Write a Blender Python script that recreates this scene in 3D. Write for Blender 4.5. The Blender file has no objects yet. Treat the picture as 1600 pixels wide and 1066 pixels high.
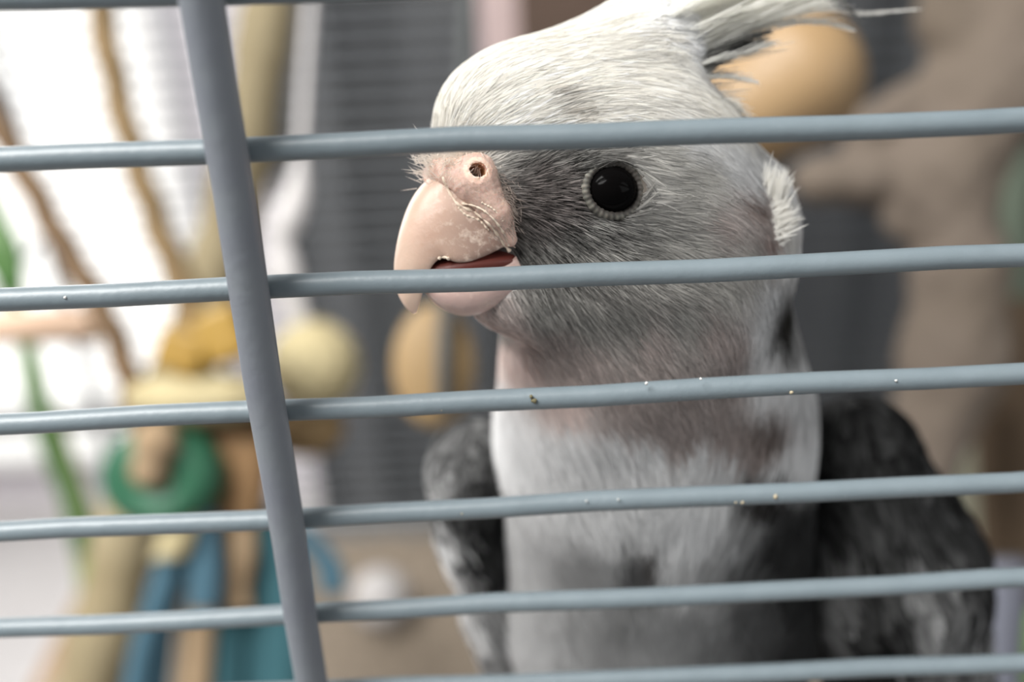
import bpy, bmesh, math, random
import numpy as np
from mathutils import Vector, Matrix

random.seed(7)
rng = np.random.default_rng(7)
SC = bpy.context.scene
COL = SC.collection

# ------------------------------------------------------------------ camera
PITCH = math.radians(28.9)
ROLL = math.radians(2.7)
CAM = np.array([0.0, 0.0, 1.30])
FPX = 1600.0
fw = np.array([0, math.cos(PITCH), -math.sin(PITCH)])
up0 = np.array([0, math.sin(PITCH), math.cos(PITCH)])
rt0 = np.array([1.0, 0, 0])
rt = math.cos(ROLL) * rt0 - math.sin(ROLL) * up0
up = math.sin(ROLL) * rt0 + math.cos(ROLL) * up0

cd = bpy.data.cameras.new('camera')
cam = bpy.data.objects.new('camera', cd)
COL.objects.link(cam)
cam.matrix_world = Matrix(((rt[0], up[0], -fw[0], CAM[0]), (rt[1], up[1], -fw[1], CAM[1]),
                           (rt[2], up[2], -fw[2], CAM[2]), (0, 0, 0, 1)))
cd.sensor_width = 36.0
cd.lens = 36.0
cd.clip_start = 0.01
cd.clip_end = 50
cd.dof.use_dof = True
cd.dof.focus_distance = 0.1035
cd.dof.aperture_fstop = 9.5
SC.camera = cam

# ------------------------------------------------------------------ light, exposure
w = bpy.data.worlds.new('room_light')
SC.world = w
w.use_nodes = True
w.node_tree.nodes['Background'].inputs[0].default_value = (0.97, 0.985, 1.0, 1)
w.node_tree.nodes['Background'].inputs[1].default_value = 0.29

def area_light(name, loc, target, size, power, color):
    d = bpy.data.lights.new(name, 'AREA')
    d.shape = 'RECTANGLE'
    d.size, d.size_y = size
    d.energy = power
    d.color = color
    o = bpy.data.objects.new(name, d)
    o.location = loc
    o.rotation_euler = (Vector(target) - Vector(loc)).to_track_quat('-Z', 'Y').to_euler()
    COL.objects.link(o)
    return o
area_light('window_daylight', (-0.72, -0.16, 2.40), (0.0, 0.12, 1.25), (0.9, 0.8), 80, (1.0, 0.99, 0.965))
area_light('rear_window_daylight', (-0.75, 1.45, 1.35), (0.0, 0.3, 1.0), (0.6, 0.9), 9, (1.0, 0.99, 0.97))

area_light('side_fill_light', (1.35, -0.55, 1.85), (0.0, 0.15, 1.2), (1.0, 1.0), 9, (0.98, 0.99, 1.0))  # added fill lamp, no window there; lifts the shaded right side of the neck

SC.view_settings.view_transform = 'Standard'
SC.view_settings.look = 'None'
SC.view_settings.gamma = 1
SC.view_settings.use_curve_mapping = False
SC.view_settings.exposure = 0.0

# ------------------------------------------------------------------ helpers
def P(px, py, Z):
    """pixel and depth (mm along the optical axis) -> camera-frame mm"""
    return np.array([(px - 800) * Z / FPX, (533 - py) * Z / FPX, Z], float)
def W(c):
    """camera-frame mm -> world metres"""
    c = np.asarray(c, float)
    return CAM + (c[..., 0:1] * rt + c[..., 1:2] * up + c[..., 2:3] * fw) * 0.001
def at(px, py, Z):
    return W(P(px, py, Z))
def on_plane(px, py, D):
    """point where the ray of a pixel meets the upright plane y = D (m)"""
    d = (px - 800) / FPX * rt + (533 - py) / FPX * up + fw
    return CAM + d * (D / d[1])
def lin(c):
    c = np.asarray(c, float) / 255.0
    return np.where(c <= 0.04045, c / 12.92, ((c + 0.055) / 1.055) ** 2.4)

def tag(o, label=None, cat=None, group=None, kind=None):
    if label: o['label'] = label
    if cat: o['category'] = cat
    if group: o['group'] = group
    if kind: o['kind'] = kind
    return o
def empty(name, loc=(0, 0, 0), parent=None):
    o = bpy.data.objects.new(name, None)
    o.empty_display_size = 0.01
    COL.objects.link(o)
    o.location = loc
    if parent: o.parent = parent
    return o
def put(name, me, mat, parent=None):
    o = bpy.data.objects.new(name, me)
    COL.objects.link(o)
    if mat: me.materials.append(mat)
    if parent:
        o.parent = parent
        bpy.context.view_layer.update()
        o.matrix_parent_inverse = parent.matrix_world.inverted()
    return o
def mesh_np(name, V, faces, smooth=True, col=None):
    """V in world metres, faces as one int array (n,3|4) or a list of them"""
    me = bpy.data.meshes.new(name)
    V = np.asarray(V, np.float32)
    fl = faces if isinstance(faces, list) else [faces]
    fl = [np.asarray(f, np.int32) for f in fl if len(f)]
    loops = np.concatenate([f.ravel() for f in fl])
    tot = np.concatenate([np.full(len(f), f.shape[1], np.int32) for f in fl])
    start = np.concatenate([[0], np.cumsum(tot)[:-1]]).astype(np.int32)
    me.vertices.add(len(V)); me.vertices.foreach_set('co', V.ravel())
    me.loops.add(len(loops)); me.loops.foreach_set('vertex_index', loops)
    me.polygons.add(len(tot)); me.polygons.foreach_set('loop_start', start)
    me.update(calc_edges=True)
    me.validate()
    if smooth: me.polygons.foreach_set('use_smooth', np.ones(len(me.polygons), bool))
    if col is not None:
        a = me.color_attributes.new('Col', 'FLOAT_COLOR', 'POINT')
        c = np.ones((len(V), 4), np.float32); c[:, :3] = col
        a.data.foreach_set('color', c.ravel())
    return me
def tube(path, rad, n=12, cap=True, up_hint=None, flat=1.0):
    """swept tube along points (world m); rad scalar or per point -> V, faces list"""
    path = np.asarray(path, float); m = len(path)
    rad = np.broadcast_to(np.asarray(rad, float), (m,))
    tg = np.gradient(path, axis=0); tg /= np.linalg.norm(tg, axis=1)[:, None] + 1e-12
    h = np.array(up_hint if up_hint is not None else ([0, 0, 1] if abs(tg[0][2]) < .8 else [1, 0, 0]), float)
    V = []
    for i in range(m):
        a = np.cross(tg[i], h); a /= np.linalg.norm(a) + 1e-12
        b = np.cross(tg[i], a); h = -b if up_hint is None else h
        t = np.linspace(0, 2 * np.pi, n, endpoint=False)
        V.append(path[i] + rad[i] * (np.cos(t)[:, None] * a + flat * np.sin(t)[:, None] * b))
    V = np.concatenate(V)
    q = []
    for i in range(m - 1):
        for j in range(n):
            k = (j + 1) % n
            q.append((i * n + j, i * n + k, (i + 1) * n + k, (i + 1) * n + j))
    faces = [np.array(q)]
    if cap:
        faces.append(np.array([list(range(n))[::-1], [(m - 1) * n + j for j in range(n)]]))
    return V, faces
def smooth_path(pts, n=40):
    """Catmull-Rom through points"""
    p = np.asarray(pts, float)
    p = np.vstack([2 * p[0] - p[1], p, 2 * p[-1] - p[-2]])
    out = []
    segs = len(p) - 3
    per = max(2, n // segs)
    for i in range(segs):
        for t in np.linspace(0, 1, per, endpoint=False):
            a, b, c, d = p[i:i + 4]
            out.append(.5 * ((2 * b) + (c - a) * t + (2 * a - 5 * b + 4 * c - d) * t * t + (3 * b - a - 3 * c + d) * t ** 3))
    out.append(p[-2])
    return np.array(out)
def bm_mesh(name, bm, smooth=False):
    me = bpy.data.meshes.new(name)
    bm.to_mesh(me); bm.free()
    if smooth: me.polygons.foreach_set('use_smooth', np.ones(len(me.polygons), bool))
    return me
def box_bm(lo, hi, bev=0.0, bm=None):
    bm = bm or bmesh.new()
    r = bmesh.ops.create_cube(bm, size=1)
    lo, hi = Vector(lo), Vector(hi)
    for v in r['verts']:
        v.co = Vector([lo[i] + (v.co[i] + .5) * (hi[i] - lo[i]) for i in range(3)])
    if bev:
        es = list({e for v in r['verts'] for e in v.link_edges})
        bmesh.ops.bevel(bm, geom=es, offset=bev, segments=2, affect='EDGES', profile=.6)
    return bm

# ------------------------------------------------------------------ materials
def mat(name, rgb, rough=.6, noise=None, bump=None, spec=.4, metal=0, rgb2=None, stretch=(1, 1, 1), sss=0):
    """rgb in sRGB 0..255; noise=(scale, amount) mottles towards rgb2, bump=(scale, strength, distance)"""
    m = bpy.data.materials.new(name); m.use_nodes = True
    nt = m.node_tree; b = nt.nodes['Principled BSDF']
    c = tuple(lin(rgb)) + (1,)
    b.inputs['Base Color'].default_value = c
    b.inputs['Roughness'].default_value = rough
    b.inputs['Specular IOR Level'].default_value = spec
    b.inputs['Metallic'].default_value = metal
    if sss:
        b.inputs['Subsurface Weight'].default_value = sss
        b.inputs['Subsurface Radius'].default_value = (1.0, .45, .3)
        b.inputs['Subsurface Scale'].default_value = .0012
    tc = nt.nodes.new('ShaderNodeTexCoord'); mp = nt.nodes.new('ShaderNodeMapping')
    mp.inputs['Scale'].default_value = stretch
    nt.links.new(tc.outputs['Object'], mp.inputs['Vector'])
    if noise:
        n = nt.nodes.new('ShaderNodeTexNoise'); n.inputs['Scale'].default_value = noise[0]; n.inputs['Detail'].default_value = 4
        r = nt.nodes.new('ShaderNodeValToRGB')
        r.color_ramp.elements[0].position = .5 - .5 * noise[1]; r.color_ramp.elements[1].position = .5 + .5 * noise[1]
        r.color_ramp.elements[0].color = c
        r.color_ramp.elements[1].color = tuple(lin(rgb2 or [x * .8 for x in rgb])) + (1,)
        nt.links.new(mp.outputs['Vector'], n.inputs['Vector'])
        nt.links.new(n.outputs['Fac'], r.inputs['Fac']); nt.links.new(r.outputs['Color'], b.inputs['Base Color'])
    if bump:
        n2 = nt.nodes.new('ShaderNodeTexNoise'); n2.inputs['Scale'].default_value = bump[0]; n2.inputs['Detail'].default_value = 3
        bp = nt.nodes.new('ShaderNodeBump'); bp.inputs['Strength'].default_value = bump[1]; bp.inputs['Distance'].default_value = bump[2]
        nt.links.new(mp.outputs['Vector'], n2.inputs['Vector'])
        nt.links.new(n2.outputs['Fac'], bp.inputs['Height']); nt.links.new(bp.outputs['Normal'], b.inputs['Normal'])
    return m
def mat_emit(name, rgb, strength):
    m = bpy.data.materials.new(name); m.use_nodes = True
    nt = m.node_tree; b = nt.nodes['Principled BSDF']
    b.inputs['Base Color'].default_value = (.5, .5, .5, 1)
    b.inputs['Emission Color'].default_value = tuple(lin(rgb)) + (1,)
    b.inputs['Emission Strength'].default_value = strength
    return m
def mat_plumage(name, transl=.25):
    m = bpy.data.materials.new(name); m.use_nodes = True
    nt = m.node_tree; nt.nodes.clear()
    o = nt.nodes.new('ShaderNodeOutputMaterial'); a = nt.nodes.new('ShaderNodeAttribute'); a.attribute_name = 'Col'
    d = nt.nodes.new('ShaderNodeBsdfDiffuse'); t = nt.nodes.new('ShaderNodeBsdfTranslucent')
    mx = nt.nodes.new('ShaderNodeMixShader'); mx.inputs[0].default_value = transl
    for s in (d, t): nt.links.new(a.outputs['Color'], s.inputs['Color'])
    nt.links.new(d.outputs[0], mx.inputs[1]); nt.links.new(t.outputs[0], mx.inputs[2])
    nt.links.new(mx.outputs[0], o.inputs['Surface'])
    return m
def mat_attr(name, rough=.4, spec=.4, sss=.3, bump=None):
    m = mat(name, (200, 200, 200), rough, spec=spec, sss=sss, bump=bump)
    nt = m.node_tree
    a = nt.nodes.new('ShaderNodeAttribute'); a.attribute_name = 'Col'
    nt.links.new(a.outputs['Color'], nt.nodes['Principled BSDF'].inputs['Base Color'])
    return m

M_WIRE = mat('grey_coated_wire', (103, 113, 118), .42, noise=(260, .6), rgb2=(95, 105, 110), bump=(900, .25, .0002), spec=.45)
M_UPRIGHT = mat('grey_coated_upright', (103, 108, 112), .48, noise=(200, .6), rgb2=(95, 98, 106), bump=(800, .3, .0002), spec=.45)
M_REARWIRE = mat('grey_coated_rear_wire', (88, 92, 96), .5)
M_TRAY = mat('tray_plastic', (150, 150, 150), .5)
M_PAPER = mat('tray_paper', (205, 203, 200), .9, noise=(8, .5), rgb2=(190, 187, 182))
M_SHAVE = mat('wood_shavings', (139, 126, 111), .95, noise=(60, .7), rgb2=(104, 94, 82), bump=(90, .8, .01))
M_CURTAIN = mat('charcoal_curtain', (74, 75, 76), .95, noise=(6, .6), rgb2=(62, 63, 66))
M_WALL = mat('white_wall', (226, 222, 226), .9, noise=(3, .5), rgb2=(218, 213, 218))
M_FLOOR = mat('pale_floorboards', (206, 203, 202), .6, noise=(5, .6), rgb2=(190, 187, 186), stretch=(1, 8, 1))
M_FRAME = mat('white_window_frame', (240, 240, 238), .4)
M_SKYPANE = mat_emit('bright_overcast_pane', (255, 253, 248), 1.25)
M_WOODP = mat('pink_beige_dowel', (228, 198, 174), .6, noise=(40, .6), rgb2=(210, 178, 152), stretch=(1, 6, 6))
M_PALEB = mat('pale_branch_bark', (141, 130, 104), .85, noise=(30, .7), rgb2=(120, 107, 80), bump=(120, .6, .002))
M_TANROPE = mat('tan_rope', (129, 108, 78), .95, noise=(120, .7), rgb2=(101, 83, 57), bump=(300, .8, .002))
M_BRNROPE = mat('brown_rope', (116, 94, 70), .95, noise=(120, .7), rgb2=(87, 69, 51), bump=(300, .8, .002))
M_GREEN = mat('green_painted_wood', (38, 90, 64), .45, noise=(30, .5), rgb2=(30, 71, 52))
M_YELLOW = mat('yellow_painted_wood', (144, 114, 43), .5, noise=(40, .5), rgb2=(129, 98, 36))
M_CREAM = mat('cream_loofah', (172, 161, 128), .95, noise=(80, .7), rgb2=(153, 140, 105), bump=(160, .9, .003))
M_BROWNW = mat('brown_wood_block', (124, 95, 61), .7, noise=(40, .7), rgb2=(95, 70, 43), stretch=(4, 4, 1))
M_BLUE = mat('blue_suede', (62, 92, 106), .95, noise=(60, .5), rgb2=(50, 78, 92))
M_TEAL = mat('teal_suede', (44, 82, 88), .95, noise=(60, .5), rgb2=(34, 68, 76))
M_BEIGE = mat('beige_suede', (149, 128, 102), .95, noise=(60, .5), rgb2=(130, 109, 84))
M_LEAF = mat('green_strip', (64, 102, 51), .55, noise=(20, .5), rgb2=(83, 104, 64))
M_OLIVE = mat('olive_strip', (119, 129, 82), .6)
M_CLOTH = mat('pale_grey_cloth', (190, 186, 184), .95, noise=(30, .5), rgb2=(165, 162, 162))
M_TANDISC = mat('tan_wood_disc', (135, 112, 78), .65, noise=(25, .6), rgb2=(118, 96, 64))
M_TANBALL = mat('honey_wood', (146, 121, 88), .55, noise=(18, .6), rgb2=(122, 98, 68), stretch=(1, 3, 1))
M_DARKCORD = mat('dark_cord', (70, 72, 72), .9)
M_BRANCH = mat('grey_brown_bark', (98, 88, 80), .9, noise=(14, .7), rgb2=(78, 68, 56), bump=(60, .8, .004))
M_BROWNPOST = mat('brown_bark_post', (88, 73, 56), .9, noise=(20, .7), rgb2=(70, 56, 43))
M_PALEPOST = mat('pale_green_wood', (176, 172, 150), .8, noise=(20, .6), rgb2=(150, 148, 126))
M_NESTD = mat('dark_brown_board', (84, 68, 58), .7, noise=(12, .6), rgb2=(70, 56, 48))
M_NESTP = mat('pink_grey_board', (186, 168, 166), .7, noise=(12, .5), rgb2=(170, 150, 148))
M_TABLE = mat('table_wood', (150, 120, 90), .6, noise=(10, .6), stretch=(1, 8, 8))
M_TEALGR = mat('muted_teal_cloth', (87, 96, 83), .9)
M_GREYCL = mat('slate_cloth', (96, 98, 108), .95)
M_LIME = mat('lime_plastic', (102, 136, 60), .5)
M_PLUME = mat_plumage('plumage', .58)
M_DOWN = mat_plumage('down', .1)
M_BEAK = mat_attr('beak_horn', .36, .4, .10, bump=(900, .25, .0003))
M_CERE = mat_attr('cere_skin', .55, .3, .4, bump=(1500, .5, .0003))
M_RIDGE = mat('pale_keratin', (222, 204, 184), .6)
M_EYE = mat('eye_black', (9, 8, 8), .12, spec=.025)
M_LID = mat_attr('eyelid_skin', .6, .3, .1)
M_MOUTH = mat('mouth_dark_red', (96, 44, 36), .5, sss=.2)
M_LEG = mat('leg_skin', (178, 158, 150), .6)
M_CLAW = mat('claw', (90, 82, 78), .4)
M_CRUMB = mat('food_crumb', (163, 151, 127), .8)
M_CRUMBW = mat('pale_crumb', (187, 187, 184), .6)
M_CRUMBD = mat('dark_crumb', (96, 90, 66), .8)

# ------------------------------------------------------------------ room
def struct(name, bm, m):
    return tag(put(name, bm_mesh(name, bm), m), kind='structure')
struct('floor', box_bm((-2.2, -.9, -.05), (2.2, 1.9, 0)), M_FLOOR)
WALL_Y = 1.75
# wall with a tall window on the left
bm = box_bm((-2.2, WALL_Y, 0), (-1.32, WALL_Y + .12, 2.6))
box_bm((-0.565, WALL_Y, 0), (2.2, WALL_Y + .12, 2.6), bm=bm)
box_bm((-1.32, WALL_Y, 0), (-0.565, WALL_Y + .12, .18), bm=bm)
box_bm((-1.32, WALL_Y, 2.2), (-0.565, WALL_Y + .12, 2.6), bm=bm)
struct('wall_back', bm, M_WALL)
struct('wall_left', box_bm((-2.32, -.9, 0), (-2.2, 1.87, 2.6)), M_WALL)
bm = box_bm((-1.32, WALL_Y + .03, .18), (-1.27, WALL_Y + .09, 2.2))
box_bm((-0.615, WALL_Y + .03, .18), (-0.565, WALL_Y + .09, 2.2), bm=bm)
box_bm((-1.27, WALL_Y + .03, .18), (-0.615, WALL_Y + .09, .23), bm=bm)
box_bm((-1.27, WALL_Y + .03, 2.15), (-0.615, WALL_Y + .09, 2.2), bm=bm)
win = struct('window_1', bm, M_FRAME)
put('pane', bm_mesh('pane', box_bm((-1.27, WALL_Y + .055, .23), (-0.615, WALL_Y + .065, 2.15))), M_SKYPANE, win)
put('window_sill', bm_mesh('window_sill', box_bm((-1.36, WALL_Y - .09, .15), (-0.525, WALL_Y + .03, .18), .005)), M_FRAME, win)

# charcoal curtain, gathered in folds, hanging from a rail to the floor
def curtain(name, x0, x1, y, z0, z1, folds, depth, m, thick=.004):
    n = folds * 10
    t = np.linspace(0, 1, n + 1)
    zs = np.linspace(0, 1, 9)
    V = []
    for s in (0, 1):
        for k in zs:
            ph = t * folds * 2 * np.pi
            amp = depth * (.75 + .5 * (1 - k)) * (1 + .3 * np.sin(3.1 * t * folds + 1))
            X = x0 + (x1 - x0) * t + .01 * np.sin(ph * 2 + k)
            V.append(np.stack([X, y + amp * np.sin(ph + .5 * np.sin(4 * k + t * 9)) + s * thick, np.full_like(t, z0 + (z1 - z0) * k)], 1))
    V = np.concatenate(V); q = []; m1 = n + 1; L = len(zs)
    for s in (0, 1):
        for k in range(L - 1):
            for i in range(n):
                a = (s * L + k) * m1 + i
                f = (a, a + 1, a + m1 + 1, a + m1)
                q.append(f if s == 0 else f[::-1])
    return mesh_np(name, V, np.array(q))
cur = empty('curtain', (0.4, 1.25, 0))
tag(cur, 'charcoal grey curtain hanging in soft folds behind the cage', 'curtain')
put('fabric', curtain('fabric', on_plane(408, 250, 1.22)[0], 1.35, 1.22, .01, 2.3, 11, .035, M_CURTAIN), M_CURTAIN, cur)
V, f = tube([(-.5, 1.22, 2.32), (1.4, 1.22, 2.32)], .012)
put('rail', mesh_np('rail', V, f), M_FRAME, cur)
for x in (-.45, 1.3):
    V, f = tube([(x, 1.22, 2.32), (x, WALL_Y, 2.32)], .008)
    put('bracket', mesh_np('bracket', V, f), M_FRAME, cur)

# ------------------------------------------------------------------ table and cage
TRAY_Z = CAM[2] - .62
X0, X1, DF, DR = -.36, .40, .0925, .75
tb = empty('table', (0, .42, 0))
tag(tb, 'low wooden table carrying the bird cage', 'table')
put('table_top', bm_mesh('table_top', box_bm((X0 - .05, DF - .04, TRAY_Z - .05), (X1 + .05, DR + .06, TRAY_Z - .02), .004)), M_TABLE, tb)
for x in (X0, X1 - .05):
    for y in (DF, DR - .02):
        put('leg', bm_mesh('leg', box_bm((x, y, 0), (x + .05, y + .05, TRAY_Z - .05), .004)), M_TABLE, tb)

cage = empty('bird_cage', (0.02, .42, TRAY_Z - .02))
tag(cage, 'bird cage of grey coated metal bars seen from right in front', 'cage')
front = empty('front_panel', (0.02, DF, TRAY_Z), cage); front.location = (0, DF - .42, .02)
rear = empty('rear_panel', (0, 0, 0), cage); rear.location = (0, DR - .42, .02)
bpy.context.view_layer.update()
RW = .00119
ends = {0: (-4, -52), 1: (248, 187), 2: (468, 400), 3: (663.5, 584), 4: (832, 751.5), 5: (982.5, 904), 6: (1099, 1036)}
S = .0140
wires = []
for i in range(-8, 14):
    if i in ends:
        a = on_plane(0, ends[i][0], DF); b = on_plane(1600, ends[i][1], DF)
    else:
        za = on_plane(800, 225, DF)[2] - S * (i - 1)
        a = np.array([-.06, DF, za]); b = np.array([.05, DF, za])
    d = (b - a) / (b - a)[0]
    xs = np.linspace(X0, X1, 65)
    wob = .00012 * np.sin(xs * 90 + i * 1.7) + .00008 * np.sin(xs * 210 + i * 2.9)
    damp = np.where(np.abs(xs) < .09, 1, np.exp(-((np.abs(xs) - .09) / .05) ** 2))
    zmid = a[2] + d[2] * (0 - a[0])
    path = np.stack([xs, np.full_like(xs, DF) + .3 * wob, zmid + d[2] * xs * damp + wob], 1)
    V, f = tube(path, RW, 16)
    put('wire', mesh_np('wire', V, f), M_WIRE, front)
# upright rods welded on the outside of the wires
DU = DF - .0027
pa = on_plane(316, 0, DU); pb = on_plane(487, 1066, DU)
dirz = (pb - pa) / (pb - pa)[2]
for off in (-.28, -.14, 0, .14, .28):
    zs = np.linspace(CAM[2] - .30, CAM[2] + .10, 40)
    pts = pa + (zs - pa[2])[:, None] * dirz + np.array([off, 0, 0])
    pts[:, 1] = DU
    if off == 0: pts[:, 0] += .00008 * np.sin(zs * 180)
    V, f = tube(pts, .00192, 20)
    put('upright_rod', mesh_np('upright_rod', V, f), M_UPRIGHT, front)
for z in (CAM[2] + .10, CAM[2] - .30):
    V, f = tube([(X0, DF, z), (X1, DF, z)], .003); put('rail', mesh_np('rail', V, f), M_UPRIGHT, front)
# rear panel
for k in range(50):
    z = CAM[2] - .60 + k * S
    V, f = tube([(X0, DR, z), (X1, DR, z)], .0012, 8)
    put('wire', mesh_np('wire', V, f, True), M_REARWIRE, rear)
ux = on_plane(738, 60, DR)[0]
for k in range(-3, 5):
    x = ux + k * .215
    if X0 < x < X1:
        V, f = tube([(x, DR - .003, CAM[2] - .61), (x, DR - .003, CAM[2] + .10)], .0032, 10)
        put('upright_rod', mesh_np('upright_rod', V, f), M_UPRIGHT, rear)
for x in (X0, X1):
    for y in (DF, DR):
        V, f = tube([(x, y, TRAY_Z), (x, y, CAM[2] + .104)], .004)
        put('corner_post', mesh_np('corner_post', V, f), M_UPRIGHT, cage)
    for z in (CAM[2] + .10, CAM[2] - .13, CAM[2] - .30):
        V, f = tube([(x, DF, z), (x, DR, z)], .003); put('side_rail', mesh_np('side_rail', V, f), M_UPRIGHT, cage)
V, f = tube([(X0, DR, CAM[2] + .10), (X1, DR, CAM[2] + .10)], .003); put('roof_rail', mesh_np('roof_rail', V, f), M_UPRIGHT, cage)
for y in (.2, .3, .4, .46, .52, .6):
    V, f = tube([(X0, y, CAM[2] + .10), (X1, y, CAM[2] + .10)], .0025); put('roof_rail', mesh_np('roof_rail', V, f), M_UPRIGHT, cage)
bm = box_bm((X0 - .01, DF - .01, TRAY_Z - .02), (X1 + .01, DR + .01, TRAY_Z - .004), .003)
for lo, hi in (((X0 - .01, DF - .01), (X1 + .01, DF - .004)), ((X0 - .01, DR + .004), (X1 + .01, DR + .01)),
               ((X0 - .01, DF - .01), (X0 - .004, DR + .01)), ((X1 + .004, DF - .01), (X1 + .01, DR + .01))):
    box_bm((*lo, TRAY_Z - .006), (*hi, TRAY_Z + .02), bm=bm)
put('tray', bm_mesh('tray', bm), M_TRAY, cage)
put('tray_paper', bm_mesh('tray_paper', box_bm((X0 + .005, DF + .01, TRAY_Z - .0039), (on_plane(190, 900, .6)[0], DR - .005, TRAY_Z - .002))), M_PAPER, cage)
sv = []; sf = []
xs = np.linspace(on_plane(190, 900, .6)[0] + .004, X1 - .005, 60); ys = np.linspace(DF + .01, DR - .005, 50)
G = np.stack(np.meshgrid(xs, ys), -1).reshape(-1, 2)
Zg = TRAY_Z + .004 + .006 * rng.random(len(G))
q = [(j * 60 + i, j * 60 + i + 1, (j + 1) * 60 + i + 1, (j + 1) * 60 + i) for j in range(49) for i in range(59)]
tag(put('litter', mesh_np('litter', np.column_stack([G, Zg]), np.array(q)), M_SHAVE, cage), kind='stuff')

# ------------------------------------------------------------------ implicit surfaces
def smin(a, b, k):
    h = np.clip(.5 + .5 * (b - a) / k, 0, 1)
    return b + (a - b) * h - k * h * (1 - h)
def s_ell(p, c, r, R=None):
    q = p - c
    if R is not None: q = q @ np.asarray(R).T
    k0 = np.linalg.norm(q / r, axis=-1); k1 = np.linalg.norm(q / (np.asarray(r) ** 2), axis=-1) + 1e-9
    return k0 * (k0 - 1) / k1
def s_cone(p, a, b, ra, rb):
    ba = b - a
    h = np.clip(((p - a) @ ba) / (ba @ ba), 0, 1)
    return np.linalg.norm(p - a - h[..., None] * ba, axis=-1) - (ra + (rb - ra) * h)
def surface(fn, lo, hi, step):
    """naive surface nets of fn<0 on a grid -> vertices (camera mm), quads"""
    ax = [np.arange(lo[i], hi[i] + step, step) for i in range(3)]
    n = [len(a) for a in ax]
    v = np.empty(n, np.float32)
    YZ = np.stack(np.meshgrid(ax[1], ax[2], indexing='ij'), -1)
    for i, x in enumerate(ax[0]):
        p = np.concatenate([np.full(YZ.shape[:2] + (1,), x), YZ], -1)
        v[i] = fn(p.reshape(-1, 3)).reshape(n[1], n[2])
    s = v < 0
    cs = np.zeros((n[0] - 1, n[1] - 1, n[2] - 1), np.int8)
    cor = [(a, b, c) for a in (0, 1) for b in (0, 1) for c in (0, 1)]
    sl = lambda arr, a, b, c: arr[a:n[0] - 1 + a, b:n[1] - 1 + b, c:n[2] - 1 + c]
    for c in cor: cs += sl(s, *c)
    act = (cs > 0) & (cs < 8)
    idx = -np.ones(act.shape, np.int64); I = np.argwhere(act); idx[act] = np.arange(len(I))
    acc = np.zeros((len(I), 3)); cnt = np.zeros(len(I))
    for a in range(8):
        for b in range(a + 1, 8):
            ca, cb = np.array(cor[a]), np.array(cor[b])
            if np.abs(ca - cb).sum() != 1: continue
            va = v[tuple((I + ca).T)]; vb = v[tuple((I + cb).T)]
            x = (va < 0) != (vb < 0)
            t = np.where(x, va / (va - vb + 1e-12), 0)
            acc += np.where(x[:, None], ca + (cb - ca) * t[:, None], 0); cnt += x
    V = np.array(lo) + (I + acc / cnt[:, None]) * step
    Q = []
    for d in range(3):
        e1, e2 = [(1, 2), (2, 0), (0, 1)][d]
        sh = [slice(None)] * 3
        A = [slice(0, n[k]) for k in range(3)]
        dd = np.eye(3, dtype=int)
        lo_ = [0, 0, 0]; hi_ = [n[0] - 1, n[1] - 1, n[2] - 1]
        lo_[e1] = 1; lo_[e2] = 1
        r = tuple(slice(lo_[k], hi_[k]) for k in range(3))
        r2 = tuple(slice(lo_[k] + dd[d][k], hi_[k] + dd[d][k]) for k in range(3))
        s0, s1 = s[r], s[r2]
        C = np.argwhere(s0 != s1) + np.array(lo_)
        inside = s[tuple(C.T)]
        i00 = idx[tuple(C.T)]; i10 = idx[tuple((C - dd[e1]).T)]; i11 = idx[tuple((C - dd[e1] - dd[e2]).T)]; i01 = idx[tuple((C - dd[e2]).T)]
        q = np.stack([i00, i10, i11, i01], 1)
        q[~inside] = q[~inside][:, ::-1]
        Q.append(q)
    Q = np.concatenate(Q); Q = Q[(Q >= 0).all(1)]
    return V, Q
def grad(fn, p, e=.15):
    g = np.stack([fn(p + d) - fn(p - d) for d in np.eye(3) * e], -1)
    return g / (np.linalg.norm(g, axis=1)[:, None] + 1e-9)
def proj(p):
    return np.stack([800 + p[:, 0] / p[:, 2] * FPX, 533 - p[:, 1] / p[:, 2] * FPX], 1)

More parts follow.
